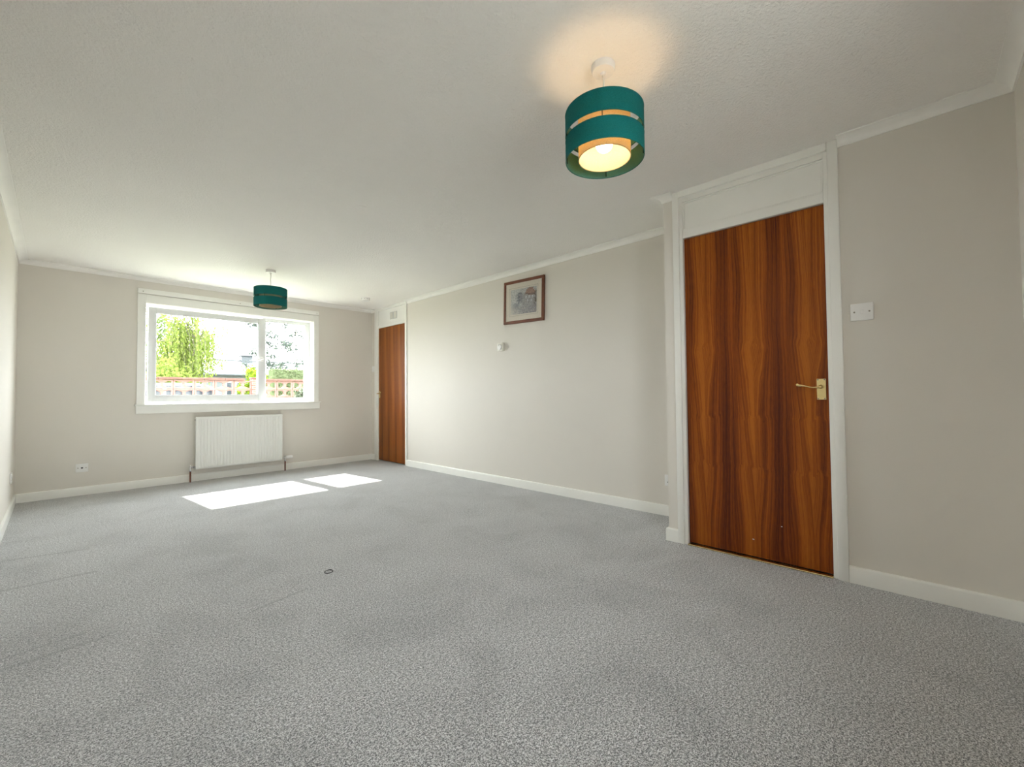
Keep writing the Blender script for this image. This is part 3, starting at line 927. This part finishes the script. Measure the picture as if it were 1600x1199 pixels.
# ------------------------------------------------------------------ ceiling fittings
def pendant(label, x, y, lit, rot=0.0):
    t = thing('pendant_lamp', label, 'lamp', (x, y, H), (0, 0, 0), 'teal pendant lamps')
    zt, zb, R_ = 2.108, 1.920, 0.155
    def g(bm): return bm
    bm = bmesh.new()
    lathe(bm, [(0.047, H), (0.047, H - 0.020), (0.043, H - 0.027), (0.012, H - 0.031), (0.008, H - 0.040)], (x, y, 0), 'Z', 32)
    obj('ceiling_rose', bm, M['plastic'], t, True)
    bm = bmesh.new()
    pts = [(x + 0.0015 * math.sin(k * 1.3), y + 0.0015 * math.cos(k * 1.1), H - 0.038 - k * (H - 0.038 - 2.075) / 12) for k in range(13)]
    tube(bm, pts, 0.0034, 8)
    obj('cord', bm, M['cord'], t, True)
    bm = bmesh.new()
    lathe(bm, [(0.006, 2.088), (0.016, 2.080), (0.018, 2.060), (0.022, 2.058), (0.022, 2.052), (0.018, 2.050), (0.018, 2.025), (0.012, 2.022)], (x, y, 0), 'Z', 20)
    lh = obj('lamp_holder', bm, M['plastic'], t, True)
    def band(name, z0, z1, r, mat, th=0.0022):
        bm = bmesh.new()
        lathe(bm, [(r, z0), (r, z1), (r - th, z1), (r - th, z0), (r, z0)], (x, y, 0), 'Z', 72, close=False)
        bmesh.ops.remove_doubles(bm, verts=bm.verts, dist=1e-6)
        return obj(name, bm, mat, t, True)
    ub = band('upper_band', zt - 0.084, zt, R_, M['teal'])
    lw = band('lower_band', zb, zb + 0.082, R_, M['teal'])
    inner = band('inner_drum', zb + 0.004, zt - 0.004, 0.103, M['cream'])
    for par, z0, z1 in ((ub, zt - 0.083, zt - 0.001), (lw, zb + 0.001, zb + 0.081)):
        bm = bmesh.new()
        lathe(bm, [(R_ - 0.0024, z0), (R_ - 0.0024, z1), (R_ - 0.0034, z1), (R_ - 0.0034, z0), (R_ - 0.0024, z0)], (x, y, 0), 'Z', 72, close=False)
        bmesh.ops.remove_doubles(bm, verts=bm.verts, dist=1e-6)
        obj('band_lining', bm, M['lining'], par, True)
    # rolled rims
    for z, r, par, mat in ((zt, R_, ub, M['teal']), (zt - 0.084, R_, ub, M['teal']), (zb, R_, lw, M['teal']), (zb + 0.082, R_, lw, M['teal']), (zb + 0.004, 0.103, inner, M['cream'])):
        bm = bmesh.new()
        ring = [(x + (r - 0.001) * math.cos(2 * math.pi * k / 64), y + (r - 0.001) * math.sin(2 * math.pi * k / 64), z) for k in range(65)]
        tube(bm, ring, 0.0019, 6)
        obj('rim', bm, mat, par, True)
    # clips that join the two bands and the spider carrying the drum
    for k in range(4):
        a = rot + k * math.pi / 2
        ca_, sa_ = math.cos(a), math.sin(a)
        bm = bmesh.new()
        tube(bm, [(x + (R_ - 0.005) * ca_, y + (R_ - 0.005) * sa_, zt - 0.004), (x + (R_ - 0.005) * ca_, y + (R_ - 0.005) * sa_, zb + 0.004)], 0.0018, 6)
        obj('strut', bm, M['wire'], t, True)
    for k in range(3):
        a = rot + 0.4 + k * 2 * math.pi / 3
        bm = bmesh.new()
        tube(bm, [(x + 0.020 * math.cos(a), y + 0.020 * math.sin(a), 2.055), (x + 0.06 * math.cos(a), y + 0.06 * math.sin(a), 2.060),
                  (x + 0.100 * math.cos(a), y + 0.100 * math.sin(a), zt - 0.006), (x + 0.152 * math.cos(a), y + 0.152 * math.sin(a), zt - 0.002)], 0.0016, 6)
        obj('spider_wire', bm, M['wire'], t, True)
    # bulb
    bm = bmesh.new()
    pr = [(0.0125, 2.030), (0.0130, 2.018)]
    for k in range(1, 13):
        a = math.pi * (0.14 + 0.86 * k / 12)
        pr.append((max(0.0006, 0.034 * math.sin(a)), 1.984 + 0.034 * math.cos(a)))
    lathe(bm, pr, (x, y, 0), 'Z', 24)
    obj('bulb', bm, M['bulb_on'] if lit else M['bulb_off'], t, True)
    return t
pendant('lit teal two-band drum pendant lamp with glowing cream inner drum near the camera', 1.506, 0.901, True, 0.5)
pendant('unlit teal two-band drum pendant lamp hanging in front of the window', 1.533, 4.923, False, 0.9)

t = thing('smoke_alarm', 'round white smoke alarm on the ceiling near the far door', 'smoke alarm', (2.872, 5.44, H))
bm = bmesh.new()
lathe(bm, [(0.060, H), (0.060, H - 0.012), (0.052, H - 0.014), (0.052, H - 0.018), (0.056, H - 0.019), (0.055, H - 0.034), (0.046, H - 0.041), (0.010, H - 0.042)], (2.872, 5.44, 0), 'Z', 32)
obj('body', bm, M['plastic'], t, True)
obj('test_button', disc((2.872, 5.455, H - 0.0415), 0.009, -0.003, 'Z', 14), M['plastic'], t)
for k in range(8):
    a = k * math.pi / 4
    cx, cy = 2.872 + 0.0535 * math.cos(a), 5.44 + 0.0535 * math.sin(a)
    obj('vent_slot', box((cx - 0.003, cy - 0.003, H - 0.0185), (cx + 0.003, cy + 0.003, H - 0.0145)), M['dark'], t)

bm = bmesh.new()
lathe(bm, [(0.048, H), (0.047, H - 0.0015), (0.042, H - 0.0025), (0.004, H - 0.003)], (1.475, 2.842, 0), 'Z', 28)
tag(obj('blanking_plate', bm, M['ceiling'], smooth=True, origin=(1.475, 2.842, H)), 'faint round painted-over patch in the middle of the ceiling', 'blanking plate')

# elastic hair tie lying on the carpet
bm = bmesh.new()
ring = []
for k in range(33):
    a = 2 * math.pi * k / 32
    r = 0.0215 * (1 + 0.08 * math.sin(2 * a + 0.5))
    ring.append((1.054 + r * math.cos(a), 2.412 + r * math.sin(a) * 1.1, 0.0022))
tube(bm, ring, 0.0019, 6)
tag(obj('hair_tie', bm, M['hair'], smooth=True, origin=(1.054, 2.412, 0)), 'small black elastic hair tie lying on the grey carpet', 'hair tie')

# ------------------------------------------------------------------ outdoors
GZ = -0.15
M['paving'] = paint('grey_paving', (0.30, 0.29, 0.27), 0.9, 0.1, 1.0, 30, 0.2, 0.004)
M['path'] = paint('dry_mown_grass', (0.19, 0.195, 0.135), 0.9, 0.1, 1.0, 30, 0.2, 0.004)
M['terracotta'] = paint('pink_terracotta_block', (0.145, 0.066, 0.053), 0.9, 0.25, 4.0, 40, 0.2, 0.004)
M['coping'] = paint('weathered_brown_coping', (0.075, 0.030, 0.021), 0.9, 0.35, 5.0, 30, 0.3, 0.005)
M['brick'] = brick_mat('red_brick_pier', (0.13, 0.030, 0.020), (0.17, 0.05, 0.035), (0.18, 0.14, 0.12), 1.0)
M['willow'] = leafy('spring_willow_leaf', (0.065, 0.095, 0.016), (0.145, 0.175, 0.045), 0.4)
M['shade_tree'] = leafy('pale_green_leaf', (0.05, 0.075, 0.025), (0.10, 0.13, 0.045), 0.35)
M['lime'] = leafy('lime_green_leaf', (0.07, 0.12, 0.006), (0.15, 0.19, 0.02), 0.4)
M['thin_leaf'] = leafy('grey_green_leaf', (0.035, 0.045, 0.045), (0.075, 0.09, 0.07), 0.3)
M['hedge'] = leafy('clipped_hedge_leaf', (0.055, 0.078, 0.032), (0.11, 0.13, 0.07), 0.3)
M['ivy'] = leafy('variegated_ivy_leaf', (0.022, 0.036, 0.020), (0.12, 0.13, 0.095), 0.2)
M['bark'] = paint('grey_bark', (0.10, 0.085, 0.07), 0.9, 0.3, 8.0, 30, 0.4, 0.01)
M['slate'] = paint('pale_slate_roof', (0.030, 0.034, 0.036), 0.7, 0.06, 6.0)
M['render_wall'] = paint('white_rendered_wall', (0.085, 0.095, 0.098), 0.9, 0.04, 3.0)
M['gutter'] = paint('grey_gutter', (0.022, 0.027, 0.030), 0.6, 0.1, 5.0)
M['car_white'] = paint('white_car_paint', (0.55, 0.55, 0.55), 0.2, 0.01, 2.0)
M['car_glass'] = paint('dark_car_glass', (0.020, 0.027, 0.034), 0.15, 0.05, 3.0)
M['tyre'] = paint('black_tyre', (0.02, 0.02, 0.02), 0.8, 0.1, 20.0)

struct('ground_back', box((-30, -40, GZ - 0.2), (40, BK - T - 0.02, GZ)), M['paving'], 'grey paving outside the end wall behind the camera', 'ground')
struct('ground', box((-30, D + 0.26, GZ - 0.2), (40, 70, GZ)), M['path'], 'green lawn and ground outside the window', 'ground')

# pierced screen-block wall
WY = 17.4
gw = thing('garden_wall', 'pinkish pierced screen-block garden wall with brown coping outside the window', 'wall', (4.5, WY, GZ))
bw, bh, bt_ = 0.560, 0.298, 0.09
def block_mesh():
    bm = bmesh.new()
    e = 0.042
    W2, H2 = bw / 2 - 0.006, bh / 2 - 0.006
    for lo, hi in (((-W2, 0, -H2), (W2, bt_, -H2 + e)), ((-W2, 0, H2 - e), (W2, bt_, H2)),
                   ((-W2, 0, -H2 + e), (-W2 + e, bt_, H2 - e)), ((W2 - e, 0, -H2 + e), (W2, bt_, H2 - e))):
        bx(bm, lo, hi)
    # two curved-sided webs meeting in a small round boss: leaves two leaf-shaped holes
    for s in (-1, 1):
        pts = []
        for k in range(7):
            t = -1 + 2 * k / 6
            pts.append((t * (W2 - e) * 0.92, s * (H2 - e - (H2 - e) * 1.0 * (1 - abs(t)) ** 2.6)))
        pts += [((W2 - e) * 0.92, s * (H2 - e * 0.5)), (-(W2 - e) * 0.92, s * (H2 - e * 0.5))]
        fr_ = [bm.verts.new((p[0], 0.012, p[1])) for p in pts]
        bk = [bm.verts.new((p[0], bt_ - 0.012, p[1])) for p in pts]
        bm.faces.new(fr_); bm.faces.new(bk)
        for k in range(len(pts)):
            bm.faces.new((fr_[k], fr_[(k + 1) % len(pts)], bk[(k + 1) % len(pts)], bk[k]))
    lathe(bm, [(0.045, -0.004), (0.045, bt_ + 0.004)], (0, 0, 0), 'Y', 10)
    bmesh.ops.recalc_face_normals(bm, faces=bm.faces)
    me = bpy.data.meshes.new('screen_block')
    bm.to_mesh(me); bm.free()
    me.materials.append(M['terracotta'])
    return me
bme = block_mesh()
ztop = 1.555
spans = [(-0.78, 4.80, 10), (5.09, 10.7, 10)]
for xa, xb, nb in spans:
    for row in range(4):
        for k in range(nb):
            o = bpy.data.objects.new('screen_block', bme)
            COL.objects.link(o)
            o.parent = gw
            o.location = (xa + (k + 0.5) * bw - 4.5, 0.0, ztop - (row + 0.5) * bh - GZ)
for xa, xb, nb in spans:
    k = 0
    x = xa - 0.02
    while x < xb - 0.3:
        obj('coping_slab', box((x, WY - 0.05, ztop + 0.002), (min(x + 0.588, xb + 0.02), WY + bt_ + 0.05, ztop + 0.075 + 0.006 * (k % 2)), 0.008), M['coping'], gw)
        x += 0.60
        k += 1
    obj('plinth', box((xa, WY - 0.02, GZ), (xb, WY + bt_ + 0.02, ztop - 4 * bh)), M['brick'], gw)
for x in (4.945, -0.925, 10.835):
    p = obj('brick_pier', box((x - 0.135, WY - 0.09, GZ), (x + 0.135, WY + bt_ + 0.09, 1.62)), M['brick'], gw)
    cp = box((x - 0.16, WY - 0.115, 1.62), (x + 0.16, WY + bt_ + 0.115, 1.67), 0.012)
    obj('pier_cap', cp, M['coping'], p)

def leaf_mesh(name, pts, size, rnd, elong=1.5, hang=False):
    vs, fs = [], []
    for p in pts:
        s = size * rnd.uniform(0.6, 1.3)
        if hang:
            d = Vector((rnd.gauss(0, 0.35), rnd.gauss(0, 0.35), -1)).normalized()
        else:
            d = Vector((rnd.gauss(0, 1), rnd.gauss(0, 1), rnd.gauss(0, 1) - 0.3)).normalized()
        a = d.cross(Vector((rnd.gauss(0, 1), rnd.gauss(0, 1), rnd.gauss(0, 1)))).normalized()
        b = len(vs)
        p = Vector(p)
        vs += [p, p + d * s * 0.5 * elong + a * s * 0.5, p + d * s * elong, p + d * s * 0.5 * elong - a * s * 0.5]
        fs.append((b, b + 1, b + 2, b + 3))
    me = bpy.data.meshes.new(name)
    me.from_pydata([tuple(v) for v in vs], [], fs)
    return me

def add_mesh(name, me, mat, parent, kind=None):
    me.materials.append(mat)
    o = bpy.data.objects.new(name, me)
    COL.objects.link(o)
    o.parent = parent
    me.transform(Matrix.Translation(-ROOT[parent.name]))
    ROOT[o.name] = ROOT[parent.name]
    if kind: o['kind'] = kind
    return o

# weeping tree left of centre
def weeping_tree(label, x, y, h, rad, seed, nstr, leafm, low):
    rnd = random.Random(seed)
    t = thing('weeping_tree', label, 'tree', (x, y, GZ))
    bm = bmesh.new()
    tube(bm, [(x, y, GZ), (x + 0.08, y, 1.2), (x - 0.05, y + 0.1, 2.6), (x + 0.1, y, h * 0.8)], [0.16, 0.13, 0.10, 0.04], 8)
    obj('trunk', bm, M['bark'], t, True)
    anchors = []
    bm = bmesh.new()
    for k in range(20):
        a = rnd.uniform(0, 2 * math.pi)
        z0 = rnd.uniform(1.8, h * 0.75)
        rr = rad * rnd.uniform(0.55, 1.15)
        p0 = Vector((x, y, z0))
        p2 = Vector((x + rr * math.cos(a), y + rr * math.sin(a), min(h, z0 + rnd.uniform(0.5, 1.6))))
        p1 = (p0 + p2) / 2 + Vector((0, 0, 0.35))
        tube(bm, [p0, p1, p2], [0.035, 0.022, 0.010], 5)
        for j in range(14):
            q = rnd.uniform(0.25, 1.0)
            pt = p0.lerp(p1, q * 2) if q < 0.5 else p1.lerp(p2, q * 2 - 1)
            anchors.append(pt + Vector((rnd.gauss(0, 0.14), rnd.gauss(0, 0.14), rnd.gauss(0, 0.12))))
    obj('branches', bm, M['bark'], t, True)
    pts = []
    tw = bmesh.new()
    for k in range(nstr):
        p = Vector(rnd.choice(anchors)) + Vector((rnd.gauss(0, 0.1), rnd.gauss(0, 0.1), 0))
        ln = rnd.uniform(0.5, 2.4)
        nn = int(ln / 0.055)
        dx, dy = rnd.gauss(0, 0.06), rnd.gauss(0, 0.06)
        end = p
        for j in range(nn):
            q = p + Vector((dx * j * 0.055, dy * j * 0.055, -j * 0.055))
            if q.z < low: break
            end = q
            pts.append(q + Vector((rnd.gauss(0, 0.03), rnd.gauss(0, 0.03), 0)))
        if k % 3 == 0 and (end - p).length > 0.3:
            tube(tw, [p, (p + end) / 2, end], 0.005, 3)
    obj('hanging_twigs', tw, M['bark'], t)['kind'] = 'stuff'
    add_mesh('foliage', leaf_mesh('foliage', pts, 0.065, rnd, 1.7, True), leafm, t, 'stuff')
    return t
weeping_tree('weeping tree with bright yellow-green hanging leaves left in the window', 4.40, 24.4, 5.9, 1.55, 3, 430, M['willow'], 0.6)

def round_tree(name, label, cat, x, y, z0, h, rx, rz, seed, npts, size, mat, trunk=True, clumps=40):
    rnd = random.Random(seed)
    t = thing(name, label, cat, (x, y, GZ))
    bm = bmesh.new()
    tube(bm, [(x, y, GZ), (x + 0.05, y, z0 * 0.6), (x, y, z0 + rz)], [0.12, 0.09, 0.03], 7)
    for k in range(9):
        a = rnd.uniform(0, 6.28)
        tube(bm, [(x, y, z0 * rnd.uniform(0.6, 1.0) + GZ), (x + 0.5 * rx * math.cos(a), y + 0.5 * rx * math.sin(a), z0 + rnd.uniform(0, rz)),
                  (x + 0.9 * rx * math.cos(a), y + 0.9 * rx * math.sin(a), z0 + rnd.uniform(0.2, 1.2) * rz)], [0.035, 0.02, 0.008], 5)
    obj('trunk', bm, M['bark'], t, True)
    pts = []
    cl = []
    for k in range(clumps):
        while True:
            v = Vector((rnd.uniform(-1, 1), rnd.uniform(-1, 1), rnd.uniform(-1, 1)))
            if 0.35 < v.length < 1: break
        cl.append(Vector((x + v.x * rx, y + v.y * rx, h - rz + v.z * rz)))
    for k in range(npts):
        c = rnd.choice(cl)
        s = 0.22 * rx
        pts.append((c.x + rnd.gauss(0, s), c.y + rnd.gauss(0, s), max(GZ + 0.05, c.z + rnd.gauss(0, s))))
    add_mesh('foliage', leaf_mesh('foliage', pts, size, rnd), mat, t, 'stuff')
    return t
round_tree('round_tree', 'pale green leafy tree behind the weeping tree at the left pane edge', 'tree', 3.45, 28.6, 2.4, 5.6, 1.5, 2.2, 11, 4200, 0.10, M['shade_tree'])
round_tree('garden_bush', 'bright green bush standing just over the wall at the left pane edge', 'bush', 3.05, 21.4, 0.6, 2.5, 0.60, 1.1, 12, 2200, 0.075, M['willow'])
round_tree('garden_bush', 'lime green bush over the garden wall left of the window mullion', 'bush', 6.6, 23.6, 0.7, 2.55, 0.62, 1.25, 13, 3000, 0.07, M['lime'])
round_tree('garden_bush', 'variegated ivy-covered shrub in front of the wall at the right pane edge', 'bush', 6.42, 16.30, 0.5, 1.60, 0.46, 0.80, 14, 3200, 0.06, M['ivy'])

# thin, nearly bare tree on the right
def thin_tree(label, x, y, h, seed, spread, nleaf):
    rnd = random.Random(seed)
    t = thing('thin_tree', label, 'tree', (x, y, GZ))
    bm = bmesh.new()
    tube(bm, [(x, y, GZ), (x + 0.03, y, h * 0.35), (x - 0.04, y, h * 0.7), (x + 0.02, y, h)], [0.05, 0.04, 0.025, 0.008], 6)
    obj('trunk', bm, M['bark'], t, True)
    bm = bmesh.new()
    tips = []
    for k in range(30):
        z0 = rnd.uniform(h * 0.3, h * 0.95)
        a = rnd.uniform(0, 6.28)
        r = spread * rnd.uniform(0.4, 1.0)
        p1 = Vector((x + 0.5 * r * math.cos(a), y + 0.5 * r * math.sin(a), z0 + 0.35 * r))
        p2 = Vector((x + r * math.cos(a), y + r * math.sin(a), z0 + rnd.uniform(0.2, 0.8) * r))
        tube(bm, [(x, y, z0), p1, p2], [0.014, 0.009, 0.004], 4)
        for j in range(3):
            q = p1.lerp(p2, rnd.random())
            tips.append((q, q + Vector((rnd.gauss(0, 0.25), rnd.gauss(0, 0.25), rnd.uniform(0, 0.4)))))
        tips.append((p1, p2))
    for a, b in tips:
        tube(bm, [a, (a + b) / 2, b], 0.0035, 3)
    obj('branches', bm, M['bark'], t)
    pts = [a.lerp(b, rnd.random()) + Vector((rnd.gauss(0, 0.06), rnd.gauss(0, 0.06), rnd.gauss(0, 0.06))) for a, b in (rnd.choice(tips) for _ in range(nleaf))]
    add_mesh('foliage', leaf_mesh('foliage', pts, 0.085, rnd), M['thin_leaf'], t, 'stuff')
thin_tree('slender nearly bare tree seen through the right pane', 8.75, 24.0, 5.4, 21, 1.3, 1500)
thin_tree('sparse leafless tree seen behind the window mullion', 7.55, 25.5, 5.0, 22, 1.2, 1500)

# clipped hedge behind the right half of the wall
rnd = random.Random(5)
hd = thing('clipped_hedge', 'straight-topped pale green hedge beyond the wall in the right pane', 'hedge', (8.9, 21.5, GZ))
obj('hedge_core', box((6.75, 21.3, GZ), (11.4, 21.9, 2.19)), M['hedge'], hd)
pts = [(rnd.uniform(6.7, 11.45), 21.3 - abs(rnd.gauss(0, 0.05)), rnd.uniform(GZ, 2.22)) for _ in range(5000)]
pts += [(rnd.uniform(6.7, 11.45), rnd.uniform(21.25, 21.95), 2.2 + rnd.uniform(-0.03, 0.03)) for _ in range(1200)]
add_mesh('foliage', leaf_mesh('foliage', pts, 0.06, rnd), M['hedge'], hd, 'stuff')

# low house across the street
hs = thing('low_house', 'low pale house with a grey roof beyond the garden wall', 'house', (9.0, 36.0, GZ))
obj('house_wall', box((4.0, 33.0, GZ), (16.0, 39.0, 2.55)), M['render_wall'], hs)
bm = bmesh.new()
pr = [(32.6, 2.50), (36.0, 3.62), (39.4, 2.50), (39.4, 2.42), (36.0, 3.50), (32.6, 2.42)]
a = [bm.verts.new((3.7, y, z)) for y, z in pr]
b = [bm.verts.new((16.3, y, z)) for y, z in pr]
for k in range(6):
    bm.faces.new((a[k], a[(k + 1) % 6], b[(k + 1) % 6], b[k]))
bm.faces.new(a); bm.faces.new(b)
obj('roof', bm, M['slate'], hs)
obj('gutter', box((3.7, 32.50, 2.38), (16.3, 32.62, 2.48), 0.02), M['gutter'], hs)
obj('ridge', box((3.7, 35.9, 3.58), (16.3, 36.1, 3.66), 0.02), M['gutter'], hs)
ch = obj('chimney', box((9.2, 35.6, 3.4), (9.9, 36.3, 3.95), 0.02), M['gutter'], hs)
obj('chimney_cap', box((9.12, 35.5, 3.93), (9.98, 36.4, 4.02), 0.02), M['gutter'], ch)
for x in (5.2, 7.6, 10.6, 13.2):
    wn = obj('house_window', boxes([((x, 32.95, 0.9), (x + 1.2, 33.0, 0.97)), ((x, 32.95, 1.93), (x + 1.2, 33.0, 2.0)), ((x, 32.95, 0.97), (x + 0.07, 33.0, 1.93)),
                                    ((x + 1.13, 32.95, 0.97), (x + 1.2, 33.0, 1.93)), ((x + 0.57, 32.95, 0.97), (x + 0.63, 33.0, 1.93))]), M['car_white'], hs)
    obj('house_pane', box((x + 0.05, 32.97, 0.95), (x + 1.15, 32.99, 1.95)), M['car_glass'], wn)

# parked white car glimpsed through the pierced blocks
cr = thing('parked_car', 'white car parked behind the pierced garden wall, its windows showing through', 'car', (2.2, 19.2, GZ))
def extrude_xz(prof, y0, y1):
    bm = bmesh.new()
    a = [bm.verts.new((x, y0, z)) for x, z in prof]
    b = [bm.verts.new((x, y1, z)) for x, z in prof]
    bm.faces.new(a); bm.faces.new(b)
    for k in range(len(prof)):
        bm.faces.new((a[k], a[(k + 1) % len(prof)], b[(k + 1) % len(prof)], b[k]))
    return bm
cx, cz = 2.2, GZ
body = [(-2.0, 0.35), (-2.02, 0.75), (-1.9, 0.95), (-1.2, 1.08), (-0.65, 1.52), (-0.2, 1.62), (1.3, 1.62), (1.75, 1.45), (1.98, 1.05), (2.02, 0.6), (1.98, 0.35)]
bm = extrude_xz([(cx + x, cz + z) for x, z in body], 18.4, 20.0)
bmesh.ops.bevel(bm, geom=list(bm.edges), offset=0.06, segments=2, affect='EDGES')
obj('car_body', bm, M['car_white'], cr, True)
for prof in ([(-0.98, 1.10), (-0.55, 1.47), (-0.15, 1.55), (0.25, 1.55), (0.25, 1.10)], [(0.33, 1.10), (0.33, 1.55), (1.25, 1.55), (1.62, 1.40), (1.75, 1.10)]):
    obj('car_window', extrude_xz([(cx + x, cz + z) for x, z in prof], 18.385, 18.415), M['car_glass'], cr)
for x in (-1.3, 1.3):
    bm = bmesh.new()
    lathe(bm, [(0.05, -0.10), (0.22, -0.11), (0.32, -0.10), (0.34, -0.06), (0.34, 0.06), (0.32, 0.1)], (cx + x, 18.50, cz + 0.34), 'Y', 24)
    obj('wheel', bm, M['tyre'], cr, True)
